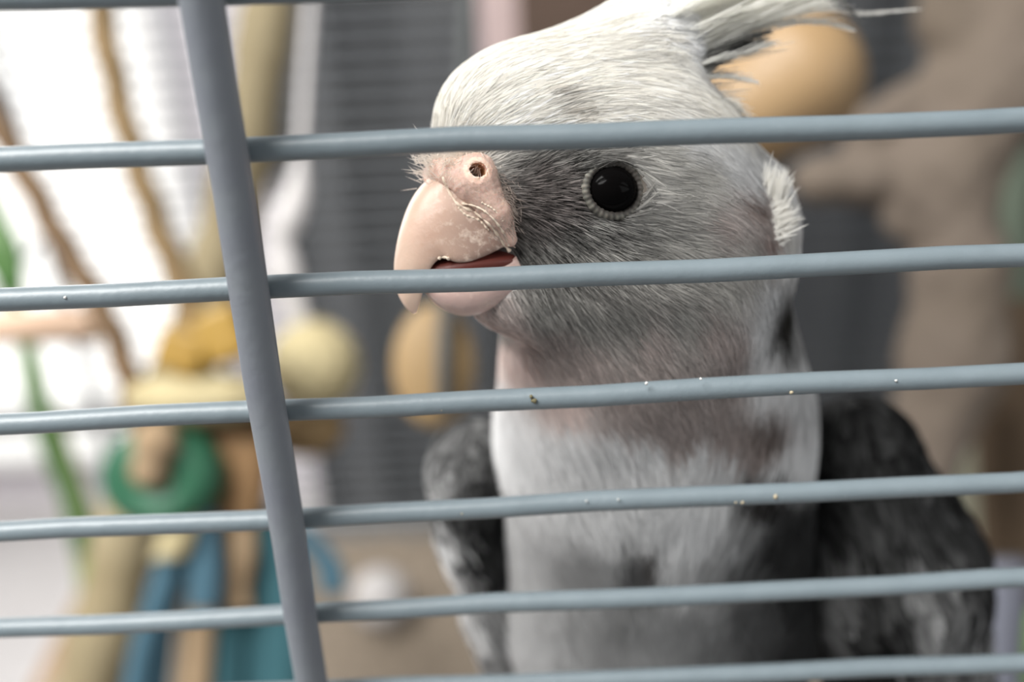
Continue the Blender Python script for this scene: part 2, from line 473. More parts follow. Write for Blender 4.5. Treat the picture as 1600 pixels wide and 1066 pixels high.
# ------------------------------------------------------------------ the cockatiel (camera-frame mm)
YAW = math.radians(15)
HF = np.array([-math.cos(YAW), 0, -math.sin(YAW)])     # beak direction
HU = np.array([0, 1.0, 0])
HS = np.array([math.sin(YAW), 0, -math.cos(YAW)])      # the cheek turned to us
RH = np.stack([HF, HU, HS])
EYE = P(960, 295, 105.2)
MID = EYE - 9.6 * HS
def body_sdf(p):
    d = s_ell(p, P(952, 282, 116.5), (18.0, 14.5, 11.4), RH)
    d = smin(d, s_ell(p, P(797, 206, 113.3), (8.6, 9.0, 7.8), RH), 3)
    d = smin(d, s_cone(p, P(860, 172, 115), P(1000, 92, 118), 8.2, 6.8), 3)
    d = smin(d, s_cone(p, P(1000, 92, 118), P(1128, 48, 122), 6.8, 3.0), 2)
    d = smin(d, s_ell(p, P(1010, 385, 119), (15.5, 10.5, 11.3), RH), 4)
    d = smin(d, s_ell(p, P(1152, 350, 123), (6.0, 9, 8), RH), 3)
    d = smin(d, s_ell(p, P(812, 452, 114), (6.2, 5.0, 5.0), RH), 3)
    d = smin(d, s_cone(p, P(1000, 460, 126.5), P(1018, 635, 142), 17.2, 21.8), 6)
    d = smin(d, s_cone(p, P(1020, 715, 149), P(1030, 950, 168), 22.4, 24.2), 4)
    d = smin(d, s_cone(p, P(1030, 950, 168), P(1050, 1250, 195), 24.2, 18), 5)
    d = smin(d, s_cone(p, P(1050, 1250, 195), P(1060, 1480, 226), 18, 8), 5)
    d = smin(d, s_ell(p, P(1198, 300, 119.5), (2.0, 3.2, 2.4)), .9)
    d = smin(d, s_ell(p, P(1212, 356, 121), (2.2, 3.6, 2.6)), .9)
    # hollow for the eye and a flat cheek in front of it
    d = np.maximum(d, -(np.linalg.norm(p - EYE - .5 * HS, axis=-1) - 3.1))
    return d

def field(ctrl, px, power=3.2, soft=14.0):
    """Shepard interpolation of control rows (x, y, values...) at pixel coordinates"""
    c = np.asarray(ctrl, float)
    out = np.zeros((len(px), c.shape[1] - 2)); ws = np.zeros(len(px))
    for r in c:
        d2 = (px[:, 0] - r[0]) ** 2 + (px[:, 1] - r[1]) ** 2 + soft ** 2
        wt = d2 ** (-power / 2)
        out += wt[:, None] * r[2:]; ws += wt
    return out / ws[:, None]
g = lambda x, y, v, w=(1, 1, 1): (x, y, v * w[0], v * w[1], v * w[2])
PK = (1.045, .985, .962)
PL = (1.0, .99, .965)
COLC = [
 g(690,180,250,PL),g(740,120,250,PL),g(800,100,250,PL),g(870,60,250,PL),g(940,40,250,PL),g(1000,30,246),g(1050,60,240),g(1100,40,238),
 g(780,180,250,PL),g(720,225,246,PL),g(900,130,246,PL),g(980,120,244,PL),g(1060,140,240,PL),g(1120,170,236,PL),g(900,200,238,PL),g(960,195,240,PL),
 g(1050,210,238),g(1120,215,236),g(1170,240,235),g(760,215,250,PL),g(820,212,246,PL),g(860,208,243,PL),g(800,150,250,PL),g(850,120,250,PL),g(1000,70,246,PL),g(690,255,236,PL),
 g(815,248,140,PL),g(850,255,122,PL),g(890,255,130,PL),g(830,275,106,PK),g(870,280,112,PK),g(900,275,126,PL),g(815,305,108,PK),g(850,310,102,PK),g(880,320,104,PK),g(830,335,106,PK),
 g(905,345,134,PL),g(870,370,136,PL),g(840,380,136,PL),g(830,410,146,PL),g(860,430,152,PL),g(930,360,144,PL),g(960,385,158,PL),g(900,400,150,PL),g(1000,350,166,PL),
 g(1020,240,206,PL),g(1040,290,190,PL),g(1080,270,208,PL),g(1120,250,226),g(1160,270,226),g(1180,300,180,PK),g(1150,308,184,PK),g(1205,280,246),g(1215,310,246),
 g(1060,330,188,PL),g(1100,345,188,PK),g(1060,380,186,PL),g(1185,350,178,PK),g(1225,370,240),g(1150,390,196,PL),g(1000,400,172,PL),g(1050,420,182,PL),g(1110,430,192,PL),
 g(1200,430,232),g(1240,460,110),g(1232,490,120),g(1262,540,250),g(1200,520,250),g(1210,560,250),g(1195,590,248),g(1240,580,250),g(1190,480,240),g(1255,610,232),
 g(735,505,238,PK),g(760,540,240,PK),g(775,590,245),g(790,500,214,PK),g(800,560,222,PK),g(840,470,172,PL),g(860,520,182,PK),g(900,480,168,PL),g(900,550,190,PK),g(960,480,174,PL),
 g(1000,520,184,PK),g(1050,480,184,PL),g(1100,500,190,PK),g(1150,520,190,PK),g(950,600,186,PK),g(1000,620,180,PK),g(1060,600,178,PK),g(1130,570,178,PK),g(1120,620,178,PK),g(1050,650,182,PK),g(1150,650,182,PK),
 g(870,600,220,PK),g(780,640,252),g(790,700,248),g(860,680,240),g(930,690,238),g(1000,690,238),g(1080,690,240),g(1140,700,236),g(1200,660,190,PK),g(1210,640,160,PK),g(1245,660,250),g(1255,700,250),g(1225,690,248),g(1195,735,120),
 g(1230,735,95),g(850,740,236),g(950,740,236),g(1050,750,238),g(1120,760,236),g(1180,780,180),g(790,780,240),g(800,830,225),g(860,800,222),g(930,800,232),g(1010,790,236),g(1090,810,238),g(1150,830,214),
 g(1050,850,238),g(1090,880,228),g(1130,870,200),g(1000,850,150),g(985,870,130),g(940,850,200),g(880,860,196),g(820,900,222),g(900,900,200),g(960,930,178),g(1020,920,190),g(1100,930,178),g(1180,870,140),g(1200,930,130),
 g(820,980,220),g(880,1000,205),g(940,1000,190),g(1000,1000,196),g(1060,1010,186),g(1130,1000,160),g(1190,1020,120),g(1250,820,84),g(1260,900,84),g(1250,1000,84),g(1280,760,84),g(900,1100,205),g(1100,1120,170),g(1000,1300,200),
]
DIRC = [ # px, py, dx, dy(down), length mm, width mm, lift mm
 (672,240,.1,-1,1.6,.14,.5),(672,200,0.25,-1,2.86,0.31,0.18),(690,150,0.7,-0.8,3.52,0.37,0.16),(740,110,0.88,-0.5,3.96,0.40,0.14),(820,75,0.9,-0.44,4.62,0.43,0.14),(900,40,0.9,-0.42,5.5,0.46,0.14),(1000,20,0.93,-0.36,6.6,0.50,0.18),(1080,50,0.95,-0.25,7.15,0.53,0.23),
 (720,200,0.75,-0.6,3.08,0.34,0.16),(780,170,0.85,-0.45,3.74,0.37,0.14),(860,130,0.92,-0.35,4.62,0.40,0.14),(960,100,0.96,-0.25,5.5,0.46,0.14),(1050,110,0.97,0.02,6.05,0.50,0.18),(1100,140,0.9,0.3,5.5,0.46,0.18),
 (800,225,0.9,-0.35,2.64,0.31,0.14),(860,200,0.96,-0.25,3.3,0.34,0.14),(930,200,1,-0.08,3.74,0.37,0.14),(1000,190,1,0.1,4.4,0.40,0.14),(1080,190,0.95,0.28,4.84,0.43,0.16),(1140,215,0.85,0.45,4.84,0.43,0.18),
 (820,270,.85,-.5,1.5,.15,.25),(870,260,.9,-.4,1.6,.15,.25),(820,310,1,.0,1.5,.15,.25),(880,310,1,-.1,1.5,.15,.22),
 (825,350,.75,.7,2,.17,.25),(870,340,.9,.4,2,.17,.22),(820,400,.35,.95,2.2,.18,.25),(850,420,.4,.92,2.6,.18,.25),(890,390,.7,.75,2.6,.18,.25),(930,370,.9,.45,2.4,.18,.22),(980,360,1,.15,2.4,.18,.22),
 (1040,250,.95,.15,3,.22,.25),(1040,320,1,-.1,3,.2,.25),(1090,290,.95,.3,3.6,.23,.25),(1160,290,.9,.4,3.8,.25,.4),(1205,290,.6,.75,4,.3,.6),
 (1080,360,1,.1,3.6,.22,.25),(1150,370,.85,.5,4,.25,.3),(1220,370,.4,.9,4,.28,.4),(960,420,.7,.7,3,.2,.25),(1050,430,.85,.5,3.6,.22,.25),(1150,450,.6,.8,4,.25,.3),
 (740,510,.45,.9,2.2,.2,.3),(800,500,.35,.95,2.6,.2,.3),(780,570,.2,1,3.2,.24,.3),(880,500,.35,.95,3,.2,.3),(980,500,.5,.87,3.4,.22,.3),(1080,520,.55,.83,3.8,.24,.3),(1180,540,.3,.95,4.5,.28,.3),(1250,560,.15,1,4.5,.3,.3),
 (850,590,.15,1,3.8,.26,.35),(950,600,.25,.97,4.2,.27,.4),(1060,610,.4,.92,4.6,.27,.45),(1150,610,.35,.94,4.6,.28,.4),
 (800,700,.05,1,5.5,.34,.4),(950,720,.05,1,6,.36,.4),(1100,720,0,1,6,.36,.4),(1230,700,-.25,.97,6,.36,.4),(820,850,.05,1,6.5,.4,.5),(950,850,0,1,6.5,.42,.5),(1080,850,-.05,1,6.5,.42,.6),(1200,850,-.2,1,6.5,.42,.5),(900,1000,0,1,7,.45,.5),(1100,1000,0,1,7,.45,.5),(1000,1300,0,1,8,.6,.5)]

def col_at(px):
    v = field(COLC, px)
    lo_ = px[:, 1] > 600
    k6 = np.clip((px[lo_, 1] - 600) / 60, 0, 1)[:, None]
    v[lo_] = v[lo_] * (1 - k6) + field(COLC, px[lo_], 6, 8) * k6
    def spot(x, y, rx, ry, val, ang=0, a=.9):
        ca, sa = math.cos(ang), math.sin(ang)
        dx, dy = px[:, 0] - x, px[:, 1] - y
        k = a * np.exp(-(((dx * ca + dy * sa) / rx) ** 2 + ((-dx * sa + dy * ca) / ry) ** 2))
        return k[:, None], np.asarray(val, float)
    for sp in ((1150, 72, 24, 10, (120, 112, 106), -.3), (1105, 96, 18, 6, (150, 142, 136), .4), (1082, 112, 16, 5, (150, 142, 136), .5), (848, 156, 24, 8, (150, 143, 134), .3, .6),
               (870, 184, 20, 9, (150, 142, 132), .2, .6), (1008, 855, 12, 22, (110, 105, 102), .2), (1240, 470, 15, 38, (60, 57, 52), .2, 1), (1162, 308, 24, 10, (146, 130, 124), .3, .85), (1204, 296, 14, 34, (247, 246, 243), .15, .95), (1222, 352, 14, 36, (240, 238, 234), .1, .9),  # brownish spot left of the white ear lobe also paints the lobe's shadow
               (1188, 352, 11, 16, (160, 138, 132), 0, .7), (1200, 640, 30, 16, (130, 118, 112), .2, .8), (1208, 745, 30, 24, (54, 50, 48), 0, 1)):
        k, val = spot(*sp)
        v = v * (1 - k) + val * k
    return v
def to_head(p):
    """mirror the far half of the head onto the half that shows, so both sides carry the same pattern"""
    s = (p - MID) @ HS
    hd = (p[:, 1] > 2) & (s < 0)
    q = p.copy(); q[hd] -= 2 * s[hd, None] * HS
    return q

def sample(V, Q, n, wfun):
    A, B, C, D = (V[Q[:, i]] for i in range(4))
    nr = np.cross(C - A, D - B); ar = .5 * np.linalg.norm(nr, axis=1)
    nr = nr / (2 * ar[:, None] + 1e-9)
    ctr = (A + B + C + D) / 4
    wt = ar * wfun(ctr, nr)
    k = rng.choice(len(Q), n, p=wt / wt.sum())
    u, v = rng.random(n)[:, None], rng.random(n)[:, None]
    return (A[k] * (1 - u) + B[k] * u) * (1 - v) + (D[k] * (1 - u) + C[k] * u) * v
PROF = np.array([0, .3, .65, 1.0])
WPROF = np.array([.8, 1.0, .75, .12])
def ribbons(name, sdf, roots, dirc, colf, parent, mt, jit=.2, cjit=.1, lscale=1, wscale=1, root_dark=.97, mirror=True, wprof=WPROF, sink=.1, streak=None, nlean=.93):
    n = len(roots)
    q = to_head(roots) if mirror else roots
    fx = field(dirc, proj(q), power=2.6)
    d = np.stack([fx[:, 0], -fx[:, 1], np.zeros(n)], 1)
    if mirror:
        s = ((roots - MID) @ HS < 0) & (roots[:, 1] > 2)
        ds = d @ HS
        d[s] -= 2 * ds[s, None] * HS
    # slow wander of the lie, so that the barbs gather in locks
    ph = np.sin(roots @ np.array([1.7, .9, 1.3])) + np.sin(roots @ np.array([-.8, 2.1, .7]) + 1) + .6 * np.sin(roots @ np.array([3.9, -3.1, 2.2]) + 2)
    nn = grad(sdf, roots)
    d -= (d * nn).sum(1)[:, None] * nn
    d /= np.linalg.norm(d, axis=1)[:, None] + 1e-6
    b = np.cross(nn, d)
    ang = jit * (.55 * ph / 2 + .6 * rng.standard_normal(n))
    d = d * np.cos(ang)[:, None] + b * np.sin(ang)[:, None]
    fine = 1 if streak is None else 1 - .35 * np.clip(streak(proj(q)) / .3, 0, 1)
    L = fx[:, 2] * (2 - fine) * lscale * (.7 + .6 * rng.random(n)); Wd = fx[:, 3] * fine * wscale * (.7 + .6 * rng.random(n)); lift = .75 * fx[:, 4] * (.3 + 1.2 * rng.random(n) ** 2)
    bend = .14 * rng.standard_normal(n)
    pts = []
    for k, t in enumerate(PROF):
        p = roots + d * (L * t)[:, None] + np.cross(nn, d) * (L * bend * t * t * .5)[:, None]
        for _ in range(2):
            h = sdf(p); gr = grad(sdf, p)
            p = p - gr * (h - (-sink + .08 + lift * t ** .8))[:, None]
        pts.append(p)
    pts = np.stack(pts, 1)
    gN = grad(sdf, pts[:, 1])
    tg = pts[:, 2] - pts[:, 0]; tg /= np.linalg.norm(tg, axis=1)[:, None] + 1e-9
    side = np.cross(gN, tg); side /= np.linalg.norm(side, axis=1)[:, None] + 1e-9
    tw = .22 * rng.standard_normal(n)
    side = side * np.cos(tw)[:, None] + gN * np.sin(tw)[:, None]
    K = len(PROF)
    hw = .5 * Wd[:, None] * wprof[None, :]
    V = np.stack([pts - side[:, None] * hw[..., None], pts + side[:, None] * hw[..., None]], 2)  # n,K,2,3
    base = (np.arange(n) * K * 2)[:, None]
    F = []
    for k in range(K - 1):
        F.append(base + np.array([2 * k, 2 * k + 1, 2 * k + 3, 2 * k + 2])[None])
    F = np.concatenate(F)
    c = colf(proj(q)) * (1 + cjit * rng.standard_normal(n) + .35 * cjit * ph)[:, None]
    if streak is not None:
        c *= (1 + streak(proj(q)) * np.clip(rng.standard_normal(n), -1.4, 1.4))[:, None]
    c = lin(np.clip(c, 8, 253))
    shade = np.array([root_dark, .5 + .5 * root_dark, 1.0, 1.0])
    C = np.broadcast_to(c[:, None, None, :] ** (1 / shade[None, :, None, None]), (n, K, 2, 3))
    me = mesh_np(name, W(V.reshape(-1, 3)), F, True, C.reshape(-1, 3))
    # barbs of one plumage: shading normals lean on the surface they lie on
    own = np.cross(tg, side); own *= np.sign((own * gN).sum(1))[:, None]
    N = nlean * gN + (1 - nlean) * own; N /= np.linalg.norm(N, axis=1)[:, None]
    N = N[:, 0:1] * rt + N[:, 1:2] * up + N[:, 2:3] * fw
    me.normals_split_custom_set_from_vertices(np.repeat(N, K * 2, 0).tolist())
    return tag(put(name, me, mt, parent), kind='stuff')

bird = empty('cockatiel', W(P(1040, 1350, 196)))
tag(bird, 'white-crested grey pied cockatiel looking left through the cage bars', 'bird')
bpy.context.view_layer.update()
BV, BQ = surface(body_sdf, (-18, -100, 97), (46, 38, 235), .7)
bc = lin(np.clip(col_at(proj(to_head(BV))), 8, 250)) * .95
de = np.linalg.norm(to_head(BV) - EYE, axis=1)
bc[de < 4.0] = lin((104, 98, 92))
put('body', mesh_np('body', W(BV), BQ, True, bc), M_DOWN, bird)
eye_px = proj(EYE[None])[0]
def surf(px, py):
    """depth at which the ray of a pixel meets the body"""
    z = np.arange(96, 150, .1); q = np.stack([(px - 800) * z / FPX, (533 - py) * z / FPX, z], 1)
    i = np.argmax(body_sdf(q) < 0)
    return z[i] if i else 122.0
def dens(c, n):
    px = proj(to_head(c))
    face = np.clip(-n[:, 2] + .45, .12, 1)
    wgt = np.where(px[:, 1] < 480, 1.7, np.where(px[:, 1] < 680, 1.3, .7))
    fine = 1 + 1.6 * np.exp(-(((px[:, 0] - 870) / 130) ** 2 + ((px[:, 1] - 330) / 130) ** 2))
    wgt = wgt * fine * np.where(px[:, 1] > 1120, .25, 1)
    s = np.abs((c - MID) @ HS)
    # leave the beak base, the cere and the eye bare
    e = np.abs(np.linalg.norm(c - MID - 9.6 * HS * np.sign((c - MID) @ HS)[:, None], axis=1))
    wgt = wgt * (e > 3.2)
    bare = (px[:, 0] < 800) & (px[:, 1] > 262) & (px[:, 1] < 470) & (px[:, 0] - 690 < (px[:, 1] - 262) * .85 + 22)
    return wgt * face * np.where(bare, 0, 1)
roots = sample(BV, BQ, 170000, dens)
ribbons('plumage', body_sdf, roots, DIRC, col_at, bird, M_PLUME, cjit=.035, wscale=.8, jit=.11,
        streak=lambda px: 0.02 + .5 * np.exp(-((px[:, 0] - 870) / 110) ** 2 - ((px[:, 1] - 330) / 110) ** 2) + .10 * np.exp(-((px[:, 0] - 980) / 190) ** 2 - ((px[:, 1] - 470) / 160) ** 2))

# crest: long separate feathers streaming back from the crown
def vane(path, width, n_cross=5, cup=.25, side=None, tipw=.1):
    """a feather blade (camera mm): path, max width -> V, F"""
    path = np.asarray(path, float); m = len(path)
    tg = np.gradient(path, axis=0); tg /= np.linalg.norm(tg, axis=1)[:, None]
    sd = np.asarray(side, float)
    V = []
    for i in range(m):
        t = i / (m - 1)
        wd = width * min(1, .35 + 2.2 * t) * (1 - max(0, (t - .55) / .45) ** 2.2 * (1 - tipw))
        s = sd - (sd @ tg[i]) * tg[i]; s /= np.linalg.norm(s)
        nn = np.cross(tg[i], s)
        for u in np.linspace(-1, 1, n_cross):
            V.append(path[i] + s * wd * .5 * u - nn * cup * wd * u * u)
    F = [(i * n_cross + j, i * n_cross + j + 1, (i + 1) * n_cross + j + 1, (i + 1) * n_cross + j) for i in range(m - 1) for j in range(n_cross - 1)]
    return np.array(V), np.array(F)
def feather(path, width, alpha=15, n=46, bw=.24, side=(.1, .75, .65), droop=.0):
    """a feather with separate barbs (camera mm): rachis ribbon and barbs leaving it at a sharp angle"""
    path = np.asarray(path, float); m = len(path)
    tg = np.gradient(path, axis=0); tg /= np.linalg.norm(tg, axis=1)[:, None]
    sd = np.asarray(side, float); V = []; F = []
    def strip3(pts, wv, w0, w1):
        b0 = len(V); k = len(pts)
        for i, q in enumerate(pts):
            ww = w0 + (w1 - w0) * i / (k - 1)
            V.append(q - wv * ww / 2); V.append(q + wv * ww / 2)
        for i in range(k - 1): F.append((b0 + 2 * i, b0 + 2 * i + 1, b0 + 2 * i + 3, b0 + 2 * i + 2))
    nrm = np.cross(tg[m // 2], sd); nrm /= np.linalg.norm(nrm)
    strip3(path, sd / np.linalg.norm(sd), .3, .08)
    n = n * 2
    for k in range(n):
        t = .04 + .95 * k / n
        x = t * (m - 1); i = min(int(x), m - 2); q = path[i] + (path[i + 1] - path[i]) * (x - i)
        T = tg[i]; S_ = sd - (sd @ T) * T; S_ /= np.linalg.norm(S_)
        hw = .5 * width * min(1, .5 + 2 * t) * (1 - max(0, (t - .5) / .5) ** 1.6 * .85)
        for sg in (-1, 1):
            al = math.radians(alpha * (.7 + .6 * rng.random())); L = hw / math.sin(al) * (.7 + .6 * rng.random())
            d = math.cos(al) * T + sg * math.sin(al) * S_ + .08 * rng.standard_normal() * nrm
            e = q + d * L; mdl = q + d * L * .5 - .06 * L * sg * S_ * -1
            wv = np.cross(d, nrm); wv /= np.linalg.norm(wv)
            strip3([q, mdl, e + T * L * .08], wv, bw, bw * .3)
    return np.array(V), np.array(F)
crest = [ # path pixels, depth, width mm, tone, barbs
 ([(940,80),(1040,15),(1160,-50),(1320,-120)],116.5,5.5,244,70),([(950,100),(1070,40),(1190,-5),(1330,-55)],117,5,242,70),([(980,60),(1090,5),(1250,-60)],120,5,242,60),
 ([(970,115),(1080,60),(1190,22),(1290,2)],117.5,4.2,238,64),([(1000,115),(1100,72),(1200,40),(1275,34),(1336,48)],118.5,1.7,232,40),([(1000,100),(1120,45),(1240,8),(1340,20),(1442,14)],120,.9,236,34),
 ([(1000,135),(1070,102),(1130,82),(1192,66)],116.8,3.2,222,50),([(1030,112),(1090,88),(1150,64),(1205,50)],117.0,1.3,130,30),([(1080,55),(1180,8),(1290,-8),(1350,36)],120,1.1,126,40),
 ([(1010,150),(1060,128),(1120,118),(1186,128)],116.4,1.5,232,26),([(1040,165),(1095,158),(1145,172),(1178,196)],117,1.4,234,24),([(1050,30),(1170,-25),(1330,-80)],122,2.0,150,44),
 ([(1010,160),(1060,150),(1110,150),(1150,166)],116.2,2.4,236,34),([(1060,70),(1120,48),(1180,20),(1230,-10)],118,3.2,236,50),([(1040,95),(1095,70),(1150,40),(1220,18)],117.2,3,232,50),([(1060,104),(1105,98),(1140,84),(1172,66)],116.8,1.3,120,26),
]
for i, (pp, Z, wd, cv, nb_) in enumerate(crest):
    path = smooth_path([P(x, y, 110.5 + max(0, .034 * (x - 950)) - .6 * (x > 1180) + .5 * (Z - 117) + (0 if cv > 140 else -.5)) for k, (x, y) in enumerate(pp)], 24)
    V, F = feather(path, wd, n=nb_)
    c = lin(np.array([cv, cv * .995, cv * .975]))[None] * (1 + .05 * np.repeat(rng.standard_normal(len(V) // 2), 2)[:, None])
    o = put('crest_feather', mesh_np('crest_feather', W(V), F, True, np.clip(c, 0, .97)), M_PLUME, bird)
    if cv < 130: o['label'] = 'dark grey crest feather'

# eyes, lids
for sgn in (1, -1):
    E = MID + sgn * 9.6 * HS
    ax = HS * sgn
    # slightly forward-facing axis
    u = HU; f_ = HF
    bm = bmesh.new()
    bmesh.ops.create_uvsphere(bm, u_segments=32, v_segments=20, radius=1)
    for v in bm.verts:
        q = np.array(v.co)
        v.co = W(E - .9 * ax + 2.72 * q[0] * f_ + 2.5 * q[1] * u + 2.3 * q[2] * ax)
    put('eye', bm_mesh('eye', bm, True), M_EYE, bird)
    V = []; LC = []; nb, nr = 156, 10
    for i in range(nb):
        t = 2 * np.pi * i / nb
        # a beaded rim: small scales round the lid
        bead = 1 + .07 * math.sin(t * 33) + .05 * math.sin(t * 17 + 1)
        rx, ry = 3.0, 2.78
        c = E + rx * math.cos(t) * f_ + ry * math.sin(t) * u - .25 * ax
        od = math.cos(t) * f_ + math.sin(t) * u
        for j in range(nr):
            a = 2 * np.pi * j / nr
            V.append(c + .46 * bead * math.cos(a) * od + .42 * bead * math.sin(a) * ax)
            LC.append(np.array([124, 121, 112.]) * (.76 + .16 * math.sin(t * 33) + .10 * math.sin(t * 11 + 2)) if math.cos(a) > -.3 else np.array([70, 66, 62.]))
    F = [(i * nr + j, ((i + 1) % nb) * nr + j, ((i + 1) % nb) * nr + (j + 1) % nr, i * nr + (j + 1) % nr) for i in range(nb) for j in range(nr)]
    put('eyelid', mesh_np('eyelid', W(np.array(V)), np.array(F), True, lin(np.array(LC))), M_LID, bird)

# beak: stations of (ridge pixel, cutting-edge pixel, half width)
def hp(px, py, s):
    """head-plane point under a pixel: midplane point shifted s mm towards the near cheek"""
    # solve MID + a*HF + b*HU projecting to the pixel after the shift
    o = MID + s * HS
    k = (px - 800) / FPX
    a = (o[0] - k * o[2]) / (k * HF[2] - HF[0])
    q = o + a * HF
    q[1] = (533 - py) / FPX * q[2]
    return q
UP = [((712,262),(806,388),5.4),((690,266),(788,399),5.2),((668,276),(764,411),4.9),((647,300),(738,419),4.6),((632,332),(716,417),4.2),((622,368),(698,402),3.6),((616,402),(681,413),3.1),((615,430),(673,428),2.5),((619,455),(668,444),1.9),((628,474),(661,462),1.3),((638,486),(656,478),.7),((646,491),(651,489),.25)]
NS = 13
V = []
for (rp, ep, hw) in UP:
    R0 = hp(*rp, 0); E1 = hp(*ep, hw)
    E2 = E1 - 2 * hw * HS
    mid = .5 * (E1 + E2)
    for j in range(NS):
        a = math.pi * j / (NS - 1)
        ca, sa = math.cos(a), math.sin(a)
        # superellipse between the two edges over the ridge
        cx = math.copysign(abs(ca) ** .8, ca); sy = abs(sa) ** .8
        V.append(mid + hw * cx * HS + (R0 - mid) * sy)
    # underside (palate), pulled up into the beak
    for u_ in (-.6, 0, .6):
        V.append(mid + hw * u_ * HS + (R0 - mid) * .22 * (1 - u_ * u_))
NR = NS + 3; F = []
for i in range(len(UP) - 1):
    for j in range(NR):
        k = (j + 1) % NR
        F.append((i * NR + j, i * NR + k, (i + 1) * NR + k, (i + 1) * NR + j))
V = np.array(V)
me = mesh_np('upper_beak', W(V), [np.array(F), np.array([list(range(NR)), [(len(UP) - 1) * NR + j for j in range(NR)][::-1]])])
ub = put('upper_beak', me, M_BEAK, bird)
md = ub.modifiers.new('sub', 'SUBSURF'); md.levels = md.render_levels = 2
def beak_paint(o):
    pw = np.array([tuple(o.matrix_world @ v.co) for v in o.data.vertices]) if False else None
px = proj(V)
bcol = np.array([218, 190, 170.])[None] * np.ones((len(V), 1))
k = np.clip((px[:, 0] - 650) / 110, 0, 1)[:, None]
bcol = bcol * (1 - k) + np.array([152, 126, 114.]) * k
k = np.exp(-(((px[:, 0] - 668) / 30) ** 2 + ((px[:, 1] - 345) / 70) ** 2))[:, None] * .5
bcol = bcol * (1 - k) + np.array([194, 150, 130.]) * k
def setcol(o, c, alpha=None):
    a = o.data.color_attributes.new('Col', 'FLOAT_COLOR', 'POINT')
    cc = np.ones((len(o.data.vertices), 4), np.float32); cc[:, :3] = lin(c)
    if alpha is not None: cc[:, 3] = alpha
    a.data.foreach_set('color', cc.ravel())
setcol(ub, bcol, np.clip((px[:, 0] - 655) / 45, .05, 1))
# scaly keratin flakes: a mottled second tone on the horn
nt = M_BEAK.node_tree; b = nt.nodes['Principled BSDF']; at_n = [n for n in nt.nodes if n.type == 'ATTRIBUTE'][0]
tc = nt.nodes.new('ShaderNodeTexCoord'); nz = nt.nodes.new('ShaderNodeTexNoise'); nz.inputs['Scale'].default_value = 900; nz.inputs['Detail'].default_value = 6; nz.inputs['Roughness'].default_value = .65
rp = nt.nodes.new('ShaderNodeValToRGB'); rp.color_ramp.elements[0].position = .5; rp.color_ramp.elements[1].position = .68
rp.color_ramp.elements[0].color = (0, 0, 0, 1); rp.color_ramp.elements[1].color = (.85, .85, .85, 1)
mx = nt.nodes.new('ShaderNodeMixRGB'); mx.inputs[2].default_value = tuple(lin((226, 206, 190))) + (1,)
nt.links.new(tc.outputs['Object'], nz.inputs['Vector']); nt.links.new(nz.outputs['Fac'], rp.inputs['Fac'])
ml = nt.nodes.new('ShaderNodeMath'); ml.operation = 'MULTIPLY'; nt.links.new(rp.outputs['Color'], ml.inputs[0]); nt.links.new(at_n.outputs['Alpha'], ml.inputs[1])
nt.links.new(ml.outputs[0], mx.inputs[0]); nt.links.new(at_n.outputs['Color'], mx.inputs[1]); nt.links.new(mx.outputs[0], b.inputs['Base Color'])

LOW = [((664,452),(666,458),.5),((674,446),(678,474),2.0),((694,440),(700,489),3.0),((720,432),(726,497),3.7),((748,420),(754,492),4.1),((776,410),(784,476),4.2),((806,400),(820,462),4.2)]
V = []
NL = 11
for (tp, bp, hw) in LOW:
    E1 = hp(*tp, hw); E2 = E1 - 2 * hw * HS; mid = .5 * (E1 + E2); B0 = hp(*bp, 0)
    for j in range(NL):
        a = math.pi * j / (NL - 1); ca, sa = math.cos(a), math.sin(a)
        V.append(mid + hw * math.copysign(abs(ca) ** .75, ca) * HS + (B0 - mid) * abs(sa) ** .75)
    for u_ in (-.5, .5): V.append(mid + hw * u_ * HS + (B0 - mid) * .25)
NR = NL + 2; F = []
for i in range(len(LOW) - 1):
    for j in range(NR):
        k = (j + 1) % NR
        F.append((i * NR + j, (i + 1) * NR + j, (i + 1) * NR + k, i * NR + k))
V = np.array(V)
lb = put('lower_beak', mesh_np('lower_beak', W(V), [np.array(F), np.array([list(range(NR))[::-1], [(len(LOW) - 1) * NR + j for j in range(NR)]])]), M_BEAK, bird)
md = lb.modifiers.new('sub', 'SUBSURF'); md.levels = md.render_levels = 2
setcol(lb, np.array([196, 168, 160.])[None] * np.ones((len(V), 1)), .4)
# mouth lining and tongue
bm = bmesh.new(); bmesh.ops.create_uvsphere(bm, u_segments=24, v_segments=14, radius=1)
c0 = hp(752, 416, 0)
for v in bm.verts:
    q = np.array(v.co); v.co = W(c0 + 7.0 * q[0] * HF + (1.7 * q[1] - .9 * q[0]) * HU + 4.3 * q[2] * HS)
put('tongue', bm_mesh('tongue', bm, True), M_MOUTH, bird)

# cere: fleshy skin over the beak base with a nostril on each side
CA, CB, CC, CD = hp(690, 268, 1.5), hp(742, 280, 4.6), hp(778, 335, 5.4), hp(797, 374, 5.1)
NO = hp(746, 268, 6.3)
def cere_half(p):
    d = s_cone(p, CA, CB, 1.5, 2.3)
    d = smin(d, s_cone(p, CB, CC, 2.3, 1.5), .8)
    d = smin(d, s_cone(p, CC, CD, 1.4, .8), .8)
    d = smin(d, s_ell(p, hp(745, 270, 5.2), (2.3, 2.1, 1.3), RH), .5)
    d = np.maximum(d, -(np.linalg.norm((p - NO) * np.array([1, 1.1, 1]), axis=-1) - .98))
    d = np.maximum(d, -s_cone(p, NO, NO - 2.2 * HS, .92, .6))
    return d + .05 * (np.linalg.norm(p - NO, axis=-1) > 1.9) * np.sin(p[:, 0] * 5.2 + 2 * np.sin(p[:, 1] * 3)) * np.sin(p[:, 1] * 4.4 + 1.3 * p[:, 0])
